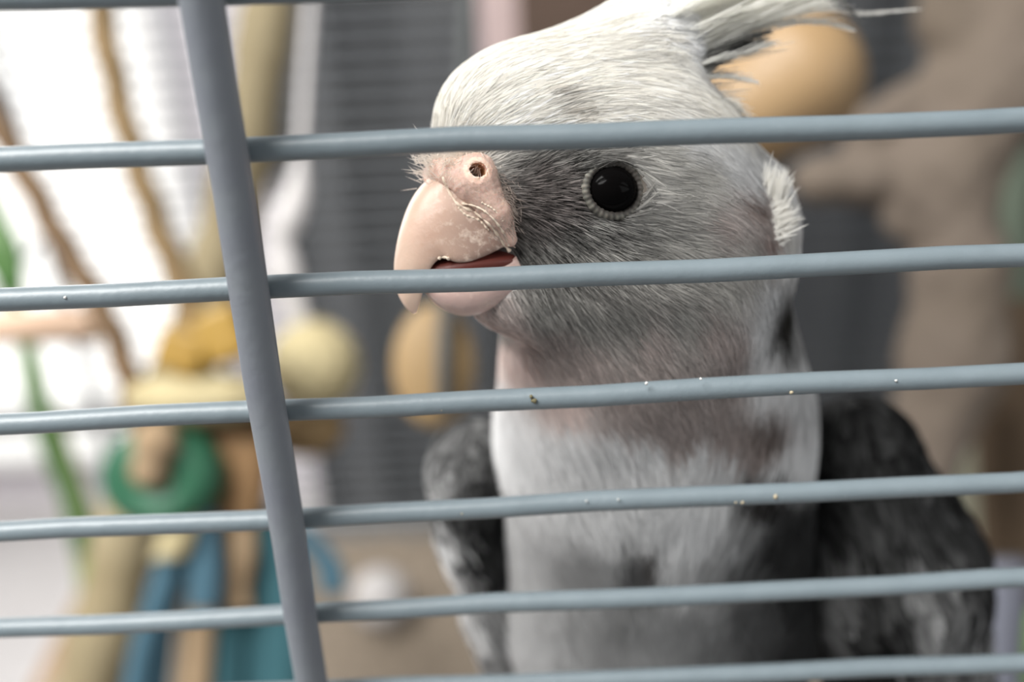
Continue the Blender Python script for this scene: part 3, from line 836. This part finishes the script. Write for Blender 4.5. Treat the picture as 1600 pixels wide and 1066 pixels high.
def cere_sdf(p):
    s = (p - MID) @ HS
    q = np.where((s < 0)[:, None], p - 2 * s[:, None] * HS, p)
    return cere_half(q)
CV, CQ = surface(cere_sdf, (-14, 8, 98), (4, 24, 120), .17)
px = proj(to_head(CV))
cc = np.array([206, 176, 162.])[None] * np.ones((len(CV), 1))
k = (np.exp(-(((px[:, 0] - 770) / 30) ** 2 + ((px[:, 1] - 330) / 45) ** 2)) * .8)[:, None]
cc = cc * (1 - k) + np.array([190, 160, 146.]) * k
q = to_head(CV); dn = np.linalg.norm(q - NO, axis=1); inn = ((NO - q) @ HS > .35) & (dn < 2.6) & (np.linalg.norm((q - NO) - ((q - NO) @ HS)[:, None] * HS, axis=1) < 1.02)
cc[inn] = (170, 126, 92)
ring = (dn < 1.5) & ~inn
cc[ring] = (232, 200, 182)
cc += 5 * rng.standard_normal((len(cc), 1))
put('cere', mesh_np('cere', W(CV), CQ, True, lin(np.clip(cc, 0, 255))), M_CERE, bird)
# pale scaly ridges where the cere meets the horn, laid on the surface under them
from mathutils.bvhtree import BVHTree
dgp = bpy.context.evaluated_depsgraph_get()
ube = ub.evaluated_get(dgp).data
trees = [BVHTree.FromPolygons([tuple(v.co) for v in ube.vertices], [tuple(p.vertices) for p in ube.polygons]),
         BVHTree.FromPolygons([tuple(x) for x in W(CV)], [tuple(int(i) for i in q_) for q_ in CQ])]
def on_skin(px, py):
    d = Vector(W(P(px, py, 1000)) - CAM).normalized()
    hits = [t.ray_cast(Vector(CAM), d) for t in trees]
    ds = [h[3] for h in hits if h[0] is not None]
    return np.array(Vector(CAM) + d * ((min(ds) if ds else .108) + .00003))
for pts, r in (([(692, 276), (702, 300), (714, 318), (728, 326), (746, 334), (762, 348), (776, 364), (788, 382), (796, 392)], .00017),
               ([(722, 318), (742, 322), (760, 332), (776, 348), (788, 366), (795, 384)], .00012), ([(716, 324), (728, 336), (748, 344), (764, 360)], .00011),
               ([(752, 316), (772, 328), (786, 346)], .0001), ([(684, 404), (694, 402), (701, 405), (706, 414), (716, 418), (734, 418), (756, 411)], .00014)):
    pth = smooth_path([on_skin(*p) for p in pts], 40)
    rr = r * (1 + .35 * np.sin(np.arange(len(pth)) * 1.3) + .2 * rng.standard_normal(len(pth)))
    V, f = tube(pth, np.clip(rr, r * .4, r * 1.6), 6)
    put('cere_ridge', mesh_np('cere_ridge', V, f), M_RIDGE, bird)
# bristles over the cere base
def tuft(n, c0, spread, dirv, L, wd, colr, rnd=.35):
    r = c0 + spread * rng.standard_normal((n, 3)) * np.array([1, 1, .6])
    d = dirv + rnd * rng.standard_normal((n, 3)); d /= np.linalg.norm(d, axis=1)[:, None]
    LL = L * (.6 + .7 * rng.random(n))
    sd = np.cross(d, np.array([0, 0, 1.])); sd /= np.linalg.norm(sd, axis=1)[:, None]
    V = []; F = []
    for i in range(n):
        b0 = len(V)
        V += [r[i] - sd[i] * wd / 2, r[i] + sd[i] * wd / 2, r[i] + d[i] * LL[i] * .6 + sd[i] * wd * .35, r[i] + d[i] * LL[i] * .6 - sd[i] * wd * .35, r[i] + d[i] * LL[i]]
        F.append((b0, b0 + 1, b0 + 2, b0 + 3))
    T = [(5 * i + 3, 5 * i + 2, 5 * i + 4) for i in range(n)]
    c = lin(np.array(colr))[None] * np.ones((len(V), 1))
    return mesh_np('bristles', W(np.array(V)), [np.array(F), np.array(T)], True, c)
br = put('bristles', tuft(260, hp(684, 258, 1.6), 1.0, np.array([-.55, .25, -.45]), 1.9, .09, (236, 230, 222)), M_PLUME, bird); tag(br, kind='stuff')
br = put('bristles', tuft(420, hp(724, 250, 4.2), 1.2, np.array([-.25, -.35, -.6]), 1.5, .09, (236, 228, 218)), M_PLUME, bird); tag(br, kind='stuff')
br = put('bristles', tuft(520, hp(784, 316, 6.0), np.array([.8, 1.5, .3]), np.array([.6, -.6, -.3]), 1.1, .08, (164, 152, 144)), M_PLUME, bird); tag(br, kind='stuff')
# pale ear tuft standing off the nape
for nm_, px_, py_, sp_, d_, L_, n_ in (('ear_tuft', 1202, 330, (.55, .8, .15), (.22, .95, .3), 4.0, 420), ('ear_tuft', 1200, 356, (.75, .8, .15), (.85, .45, .45), 3.0, 420)):
    br = put(nm_, tuft(n_, P(px_, py_, surf(px_, py_) + .25), np.array(sp_), np.array(d_), L_, .3, (236, 234, 229), .22), M_PLUME, bird); tag(br, kind='stuff')

# wings
def wing_r(p):
    d = s_cone(p, P(1338, 712, 153), P(1386, 890, 161), 9.0, 13.8)
    d = smin(d, s_cone(p, P(1386, 890, 161), P(1425, 1120, 180), 13.8, 13.5), 4)
    return smin(d, s_cone(p, P(1425, 1120, 180), P(1390, 1500, 230), 13.5, 5), 4)
def wing_l(p):
    d = s_cone(p, P(748, 735, 152), P(752, 830, 160), 7.6, 6.6)
    d = smin(d, s_cone(p, P(752, 830, 160), P(790, 960, 170), 6.6, 6), 3)
    return smin(d, s_cone(p, P(790, 960, 170), P(900, 1480, 232), 6, 4), 3)
WCR = [g(1300,640,76),g(1340,700,84),g(1400,680,78),g(1280,700,64),g(1440,760,82),g(1350,780,92),g(1300,800,84),g(1400,820,84),g(1460,830,76),g(1500,860,74),g(1280,860,150),g(1300,850,150),g(1330,860,100),g(1290,890,150),
       g(1370,860,104),g(1420,880,170),g(1450,850,130),g(1470,880,140),g(1360,900,90),g(1430,960,170),g(1470,950,180),g(1510,960,165),g(1530,920,90),g(1450,1020,170),g(1500,1030,165),g(1340,960,66),g(1400,960,70),g(1320,1010,68),g(1390,1010,64),g(1290,980,150),g(1400,1150,120),g(1300,1150,70)]
WCL = [g(700,680,110),g(672,730,200),g(690,720,150),g(725,700,112),g(750,740,80),g(720,760,112),g(700,790,110),g(690,820,230),g(700,850,232),g(735,850,60),g(745,880,64),g(715,900,226),g(740,930,222),g(765,920,200),g(770,850,90),g(765,800,70),g(780,1000,190),g(800,1200,120)]
for nm, sdf, ctl, lo, hi in (('wing', wing_r, WCR, (34, -140, 138), (92, -3, 240)), ('wing', wing_l, WCL, (-18, -140, 138), (26, -3, 240))):
    V, Q = surface(sdf, lo, hi, .9)
    cf = lambda px, ctl=ctl: field(ctl, px, 6, 6) * (.98 if ctl is WCR else 1)
    wg = put(nm, mesh_np(nm, W(V), Q, True, lin(np.clip(cf(proj(V)), 8, 250)) * .7), M_DOWN, bird)
    wdir = [(1300, 700, .25, 1, 6, 2.0, .5), (1450, 800, .45, .9, 7, 2.4, .5), (1400, 1000, .3, 1, 9, 2.6, .6), (700, 720, -.1, 1, 5, 1.8, .4), (760, 900, .15, 1, 8, 2.2, .5)]
    r = sample(V, Q, 4200, lambda c, n: np.clip(-n[:, 2] + .5, .2, 1))
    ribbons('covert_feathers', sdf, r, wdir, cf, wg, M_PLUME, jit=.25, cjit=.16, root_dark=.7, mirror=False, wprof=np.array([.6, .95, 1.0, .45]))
# tail and legs, below the frame
for k in range(8):
    o = (k - 3.5)
    path = smooth_path([P(1060 + 5 * o, 1440, 214), P(1062 + 10 * o, 1640, 262), P(1064 + 16 * o, 1800, 322)], 10)
    V, F = vane(path, 9, side=(1, .1, 0), cup=.08)
    c = lin(np.array([110, 108, 106]))[None] * np.ones((len(V), 1))
    put('tail_feather', mesh_np('tail_feather', W(V), F, True, c), M_PLUME, bird)
PC = W(np.array([26., -113, 186]))     # perch axis passes here
PR = .0075
for sx in (-.009, .009):
    hip = W(np.array([27., -84, 182])) + np.array([sx, 0, 0])
    foot = PC + np.array([sx, .001, PR + .002])
    V, f = tube([hip, .5 * (hip + foot) + np.array([0, -.003, 0]), foot], [.0045, .0026, .0022], 10)
    lg = put('leg', mesh_np('leg', V, f), M_LEG, bird)
    for dy, dx in ((-1, -.003), (-1, .003), (1, -.003), (1, .003)):
        pth = [PC + np.array([sx + dx * t, dy * math.sin(a) * (PR + .0018), math.cos(a) * (PR + .0018)]) for t, a in ((0, .05), (.6, .5), (1, 1.0), (1.2, 1.5), (1.2, 1.9))]
        V, f = tube(smooth_path(pth, 12), np.linspace(.0017, .0012, 13), 8)
        put('toe', mesh_np('toe', V, f), M_LEG, lg)
        tip = pth[-1]
        V, f = tube(smooth_path([tip, tip + np.array([0, -dy * .0005, -.003]), tip + np.array([0, -dy * .002, -.005])], 8), np.linspace(.0011, .0002, 9), 8)
        put('claw', mesh_np('claw', V, f), M_CLAW, lg)

# perch under the bird
V, f = tube([(X0 + .004, PC[1], PC[2]), (X1 - .004, PC[1], PC[2])], PR, 20)
tag(put('perch', mesh_np('perch', V, f), M_WOODP), 'round wooden perch under the cockatiel, spanning the cage', 'perch')

# ------------------------------------------------------------------ things in the cage behind the bird
def blob(name, fn, lo, hi, step, m, parent=None):
    V, Q = surface(fn, lo, hi, step)
    return put(name, mesh_np(name, W(V), Q), m, parent)
def rope(name, pts, r, m, parent, twist=True):
    pth = smooth_path([at(*p) for p in pts], 60)
    n = 14
    V, f = tube(pth, r, n)
    if twist:   # three-strand lay
        c = np.repeat(pth, n, 0); i = np.repeat(np.arange(len(pth)), n); j = np.tile(np.arange(n), len(pth))
        k = 1 + .16 * np.cos(3 * (2 * np.pi * j / n) + i * 1.1)
        V = c + (V - c) * k[:, None]
    return put(name, mesh_np(name, V, f), m, parent)

# pale branch leaning across the left of the cage
br = empty('leaning_branch', at(120, 1120, 520))
tag(br, 'pale tan bark branch leaning behind the coloured toy', 'branch')
ppts = [(452, -150, 520), (425, -20, 520), (400, 130, 520), (372, 290, 520), (330, 450, 520), (272, 620, 520), (210, 800, 520), (172, 960, 520), (128, 1110, 520), (70, 1290, 520)]
pth = smooth_path([at(*p) for p in ppts], 60)
rr = np.linspace(.0125, .0185, len(pth)) * (1 + .06 * np.sin(np.arange(len(pth)) * .9) + .04 * rng.standard_normal(len(pth)))
V, f = tube(pth, rr, 18); put('bark', mesh_np('bark', V, f), M_PALEB, br)
for kx, ky in ((150, 1180),):
    c = at(kx + 30, ky, 510); V, f = tube([c, c + np.array([.012, -.01, .008])], [.008, .005], 10); put('twig_stub', mesh_np('twig_stub', V, f), M_PALEB, br)

# horizontal dowel at the left
V, f = tube([(X0, at(60, 515, 470)[1], at(60, 515, 470)[2] + .006), at(150, 508, 470)], .0085, 20)
tag(put('dowel_perch', mesh_np('dowel_perch', V, f), M_WOODP), 'short pinkish wooden dowel perch reaching in from the left edge', 'perch')

# green strip at far left
def strip(name, pts, wd, m, parent=None, th=.0012, side=(1, 0, 0), wprof=None):
    pth = smooth_path([at(*p) for p in pts], 30); n = len(pth)
    V = []
    for i, p in enumerate(pth):
        k = wd * (1 if wprof is None else np.interp(i / (n - 1), *wprof))
        s = np.array(side, float) * k / 2
        for a, b in ((-1, -1), (1, -1), (1, 1), (-1, 1)):
            V.append(p + a * s + b * np.array([0, th, 0]))
    F = [(i * 4 + j, i * 4 + (j + 1) % 4, (i + 1) * 4 + (j + 1) % 4, (i + 1) * 4 + j) for i in range(n - 1) for j in range(4)]
    return put(name, mesh_np(name, np.array(V), [np.array(F), np.array([[0, 3, 2, 1], [n * 4 - 4 + j for j in range(4)]])], False), m, parent)
gs = empty('plant_sprig', at(118, 880, 560))
tag(gs, 'long green plant sprig curving down behind the dowel perch', 'plant')
strip('leaf', [(-60, 200, 560), (-20, 330, 560), (10, 420, 560), (22, 470, 560)], .020, M_LEAF, gs, wprof=([0, .5, 1], [.3, 1.2, .5]))
strip('leaf', [(10, 440, 560), (42, 540, 560), (58, 620, 560), (80, 700, 560), (110, 780, 560), (128, 860, 560)], .013, M_LEAF, gs, wprof=([0, .35, .6, 1], [.5, 1, .9, .7]))
strip('leaf', [(82, 640, 562), (100, 720, 562), (122, 800, 562), (135, 880, 562), (140, 1000, 562)], .016, M_OLIVE, gs, wprof=([0, .5, 1], [.4, 1, .4]))
strip('stem', [(-60, 100, 564), (-20, 330, 564), (40, 540, 564), (110, 780, 564), (140, 1010, 564), (150, 1300, 564)], .003, M_OLIVE, gs)

# the coloured toy
toy = empty('hanging_toy', at(255, 740, 420))
tag(toy, 'hanging parrot toy with green ring, yellow blocks and teal suede strips', 'toy')
ZT = 420
rope('rope', [(130, -330, ZT), (148, -60, ZT), (175, 110, ZT), (215, 260, ZT), (256, 380, ZT), (292, 470, ZT), (296, 560, ZT), (262, 640, ZT)], .0058, M_TANROPE, toy)
rope('rope', [(-140, -330, ZT), (-60, 60, ZT), (-5, 190, ZT), (48, 290, ZT), (100, 385, ZT), (152, 470, ZT), (192, 560, ZT), (212, 640, ZT), (232, 715, ZT)], .0054, M_BRNROPE, toy)
def torus_bm(c, ax_u, ax_v, R, r, n=40, m=16, sq=1.0):
    V = []; nn = np.cross(ax_u, ax_v)
    for i in range(n):
        t = 2 * np.pi * i / n; od = math.cos(t) * ax_u + sq * math.sin(t) * ax_v
        for j in range(m):
            a = 2 * np.pi * j / m
            V.append(c + od * (R + r * math.cos(a)) + nn * r * math.sin(a))
    F = [(i * m + j, ((i + 1) % n) * m + j, ((i + 1) % n) * m + (j + 1) % m, i * m + (j + 1) % m) for i in range(n) for j in range(m)]
    return np.array(V), np.array(F)
V, F = torus_bm(at(255, 744, ZT - 8), rt, up, .0142, .0108, sq=.85)
put('green_ring', mesh_np('green_ring', V, F), M_GREEN, toy)
blob('knot', lambda p: smin(s_ell(p, P(244, 690, ZT - 20), (9, 9, 8)), s_ell(p, P(232, 735, ZT - 20), (7, 7, 6)), 4), P(150, 800, ZT - 20) - (0, 0, 22), P(300, 640, ZT - 20) + (0, 0, 22), 1.5, M_BEIGE, toy)
def block(name, px, py, Z, sx, sy, sz, m, rz=0, parent=toy):
    bm = box_bm((-sx / 2, -sz / 2, -sy / 2), (sx / 2, sz / 2, sy / 2), min(sx, sy) * .15)
    c = at(px, py, Z)
    Rm = Matrix(((rt[0], fw[0], up[0]), (rt[1], fw[1], up[1]), (rt[2], fw[2], up[2]))).to_4x4() @ Matrix.Rotation(rz, 4, 'Y')
    bm.transform(Matrix.Translation(c) @ Rm)
    return put(name, bm_mesh(name, bm, False), m, parent)
block('yellow_block', 288, 548, ZT - 12, .019, .017, .016, M_YELLOW, .3)
block('yellow_block', 352, 522, ZT - 12, .018, .022, .016, M_YELLOW, -.4)
blob('loofah_slice', lambda p: s_ell(p, P(310, 622, ZT - 5), (30, 11, 16)), P(180, 680, ZT - 5) - (0, 0, 22), P(440, 560, ZT - 5) + (0, 0, 22), 2, M_CREAM, toy)
block('brown_block', 378, 745, ZT + 8, .021, .036, .02, M_BROWNW, .15)
block('pale_block', 335, 660, ZT + 18, .05, .02, .02, M_BROWNW, .1)
strip('suede_strip', [(372, 790, ZT), (378, 860, ZT), (368, 920, ZT), (372, 955, ZT)], .011, M_BEIGE, toy)
for pts, wd, m in (([(300, 800, ZT), (270, 890, ZT), (245, 980, ZT), (230, 1110, ZT)], .016, M_BLUE), ([(290, 800, ZT - 5), (262, 900, ZT - 5), (226, 1000, ZT - 5), (205, 1110, ZT - 5)], .010, M_BLUE),
                   ([(330, 790, ZT + 5), (325, 880, ZT + 5), (310, 970, ZT + 5), (300, 1110, ZT + 5)], .014, M_BEIGE), ([(350, 800, ZT + 8), (352, 920, ZT + 8), (345, 1000, ZT + 8), (345, 1130, ZT + 8)], .020, M_TEAL),
                   ([(370, 800, ZT + 10), (395, 900, ZT + 10), (402, 1000, ZT + 10), (398, 1130, ZT + 10)], .022, M_TEAL), ([(380, 800, ZT + 6), (430, 880, ZT + 6), (446, 1000, ZT + 6), (440, 1130, ZT + 6)], .019, M_TEAL),
                   ([(312, 800, ZT - 8), (318, 860, ZT - 8), (322, 905, ZT - 8), (318, 950, ZT - 8)], .013, M_BLUE), ([(400, 790, ZT + 14), (470, 840, ZT + 14), (512, 880, ZT + 14), (522, 925, ZT + 14)], .011, M_BLUE),
                   ([(285, 800, ZT - 12), (272, 850, ZT - 12), (262, 870, ZT - 12)], .014, M_CREAM)):
    strip('suede_strip', pts, wd, m, toy)

# cream woven ball hanging on a knotted cloth strip
wb = empty('cloth_hung_ball', at(490, 570, 460))
tag(wb, 'cream woven ball on a pale cloth strip, right of the thick upright bar', 'toy')
def wball(p):
    q = p - P(492, 572, 460)
    r = np.linalg.norm(q, axis=1); th = np.arctan2(q[:, 1], q[:, 0]); ph = np.arccos(np.clip(q[:, 2] / (r + 1e-6), -1, 1))
    return r - (20.5 + .5 * np.sin(7 * th + 5 * ph) * np.sin(9 * ph - 3 * th))
blob('ball', wball, P(492, 572, 460) - 24, P(492, 572, 460) + 24, 1.4, M_CREAM, wb)
blob('ball', lambda p: s_ell(p, P(478, 668, 470), (18, 14, 14)), P(478, 668, 470) - 22, P(478, 668, 470) + 22, 2, M_TANDISC, wb)
strip('cloth_strip', [(505, -320, 466), (490, -60, 466), (478, 100, 466), (470, 230, 466), (462, 300, 466), (440, 370, 466), (445, 440, 466), (480, 520, 466)], .016, M_CLOTH, wb, th=.003, wprof=([0, .45, .62, .68, .74, .8, .86, 1], [.2, .25, .9, 1.0, .5, 1.0, .9, .3]))

# tan disc with a dark cord through it
wd_ = empty('disc_toy', at(680, 575, 330))
tag(wd_, 'tan wooden disc on a dark cord just below the beak', 'toy')
blob('disc', lambda p: s_ell(p, P(678, 572, 330), (13.5, 20, 6)), P(678, 572, 330) - 24, P(678, 572, 330) + 24, 1.4, M_TANDISC, wd_)
V, f = tube(smooth_path([at(760, -560, 322), at(720, 200, 322), at(696, 480, 322), at(692, 570, 320), at(694, 640, 324)], 30), .0022, 10)
put('cord', mesh_np('cord', V, f), M_DARKCORD, wd_)

# honey wood ball behind the crest
hb = empty('wooden_ball_toy', at(1225, 135, 300))
tag(hb, 'large honey coloured wooden ball hanging behind the crest', 'toy')
blob('ball', lambda p: s_cone(p, P(1180, 165, 300), P(1240, 125, 300), 17.5, 20.5), P(1215, 140, 300) - 38, P(1215, 140, 300) + 38, 1.5, M_TANBALL, hb)
V, f = tube([at(1250, -400, 300), at(1240, 60, 300)], .0022, 10); put('cord', mesh_np('cord', V, f), M_DARKCORD, hb)

# knotted branch at right
kb = empty('knotted_branch', at(1420, 780, 440))
tag(kb, 'thick grey-brown knotted branch behind the bird at right', 'branch')
ZB = 440
def kbranch(p):
    s = ZB / FPX
    segs = [((1700,-250),(1600,20),95,95),((1600,20),(1545,150),95,92),((1470,-60),(1480,40),40,45),((1480,40),(1545,150),45,60),((1545,150),(1470,280),92,88),((1470,270),(1275,282),62,40),((1470,280),(1500,420),82,72),((1430,290),(1410,345),45,30),((1500,420),(1490,560),76,84),((1490,560),(1420,780),84,52),((1420,780),(1395,1000),52,44),((1540,120),(1340,205),60,34)]
    d = None
    for a, b, ra, rb in segs:
        e = s_cone(p, P(*a, ZB), P(*b, ZB), ra * s * .92, rb * s * .92)
        d = e if d is None else smin(d, e, 8)
    return d + .8 * np.sin(p[:, 0] * .35 + np.sin(p[:, 1] * .2)) * np.sin(p[:, 1] * .28)
blob('wood', kbranch, (105, -150, 400), (290, 240, 482), 2.6, M_BRANCH, kb)

pp_ = empty('pale_post', at(1490, 900, 500))
tag(pp_, 'pale greenish wooden stick right of the dark wing', 'perch')
V, f = tube([at(1470, 560, 500), at(1488, 700, 500), at(1500, 900, 500), at(1505, 1300, 500)], .0098, 16); put('stick', mesh_np('stick', V, f), M_PALEPOST, pp_)
bp_ = empty('brown_post', at(1580, 1000, 560))
tag(bp_, 'brown bark post standing at the right edge below the knotted branch', 'perch')
V, f = tube([at(1600, 470, 560), at(1582, 620, 560), at(1585, 800, 560), at(1600, 1000, 560), at(1600, 1220, 560)], [.018, .023, .023, .022, .022], 20); put('post', mesh_np('post', V, f), M_BROWNPOST, bp_)
tag(strip('hanging_cloth', [(1600, -200, 590), (1592, 200, 590), (1585, 330, 590), (1580, 480, 590)], .03, M_TEALGR, th=.004), 'muted teal cloth strip hanging at the upper right edge', 'cloth')
tag(strip('cloth_strip', [(1575, 880, 420), (1568, 960, 420), (1562, 1040, 420), (1560, 1300, 420)], .018, M_GREYCL, th=.003), 'slate grey cloth strip low at the right edge', 'cloth')
o = blob('foraging_ball', lambda p: s_ell(p, P(1635, 1030, 470), (16, 24, 14)), P(1635, 1030, 470) - 28, P(1635, 1030, 470) + 28, 2, M_LIME)
tag(o, 'lime green plastic ball in the lower right corner', 'toy')
# nest box on the rear panel
nb = empty('nest_box', at(880, 0, 760))
tag(nb, 'dark brown nest box with pinkish side at the rear of the cage', 'nest box')
a0 = on_plane(806, 30, .735); a1 = on_plane(1010, 30, .735); zt = CAM[2] + .09; zb = on_plane(870, 140, .735)[2]
x0 = a0[0]; xp = on_plane(762, 40, .735)[0]
put('front_board', bm_mesh('front_board', box_bm((x0, .66, zb), (a1[0], .672, zt), .002)), M_NESTD, nb)
put('side_board', bm_mesh('side_board', box_bm((on_plane(752, 40, .735)[0], .672, zb), (x0 + .004, .735, zt), .002)), M_NESTP, nb)
put('lid', bm_mesh('lid', box_bm((xp - .006, .655, zt), (a1[0] + .006, .738, zt + .008), .002)), M_NESTD, nb)
# pale chew ball lying on the litter
d_ = (595 - 800) / FPX * rt + (533 - 935) / FPX * up + fw
cb = CAM + d_ * ((TRAY_Z + .038 - CAM[2]) / d_[2])
bm = bmesh.new(); bmesh.ops.create_icosphere(bm, subdivisions=4, radius=.024)
for v in bm.verts: v.co = Vector(cb) + v.co * (1 + .04 * math.sin(v.co.x * 900) * math.sin(v.co.y * 800) * math.sin(v.co.z * 850))
tag(put('chew_ball', bm_mesh('chew_ball', bm, True), M_CLOTH), 'pale ball lying on the cage floor litter, just left of the bird', 'toy')
# crumbs stuck to the wires
def crumb(px, py, r, m, name='crumb'):
    D = DF - .0011
    c = on_plane(px, py, D)
    bm = bmesh.new(); bmesh.ops.create_icosphere(bm, subdivisions=2, radius=r)
    for v in bm.verts: v.co = Vector(c) + v.co * (1 + .3 * random.uniform(-1, 1)) * 1.0
    put(name, bm_mesh(name, bm, True), m, front)
for px, py, r, m in ((1010, 599, .00028, M_CRUMBW), (1095, 592, .0002, M_CRUMBW), (835, 626, .00045, M_CRUMBD), (830, 620, .0003, M_CRUMBD), (1237, 613, .0003, M_CRUMB), (1212, 776, .00035, M_CRUMB), (1160, 785, .0003, M_CRUMB), (1150, 785, .00025, M_CRUMB),
                     (916, 783, .00018, M_CRUMBW), (966, 781, .00018, M_CRUMBW), (722, 803, .00018, M_CRUMB), (102, 465, .00022, M_CRUMBW), (690, 641, .00016, M_CRUMB), (1400, 595, .0002, M_CRUMBW), (1320, 775, .00015, M_CRUMBW)):
    crumb(px, py, r * .7, m)
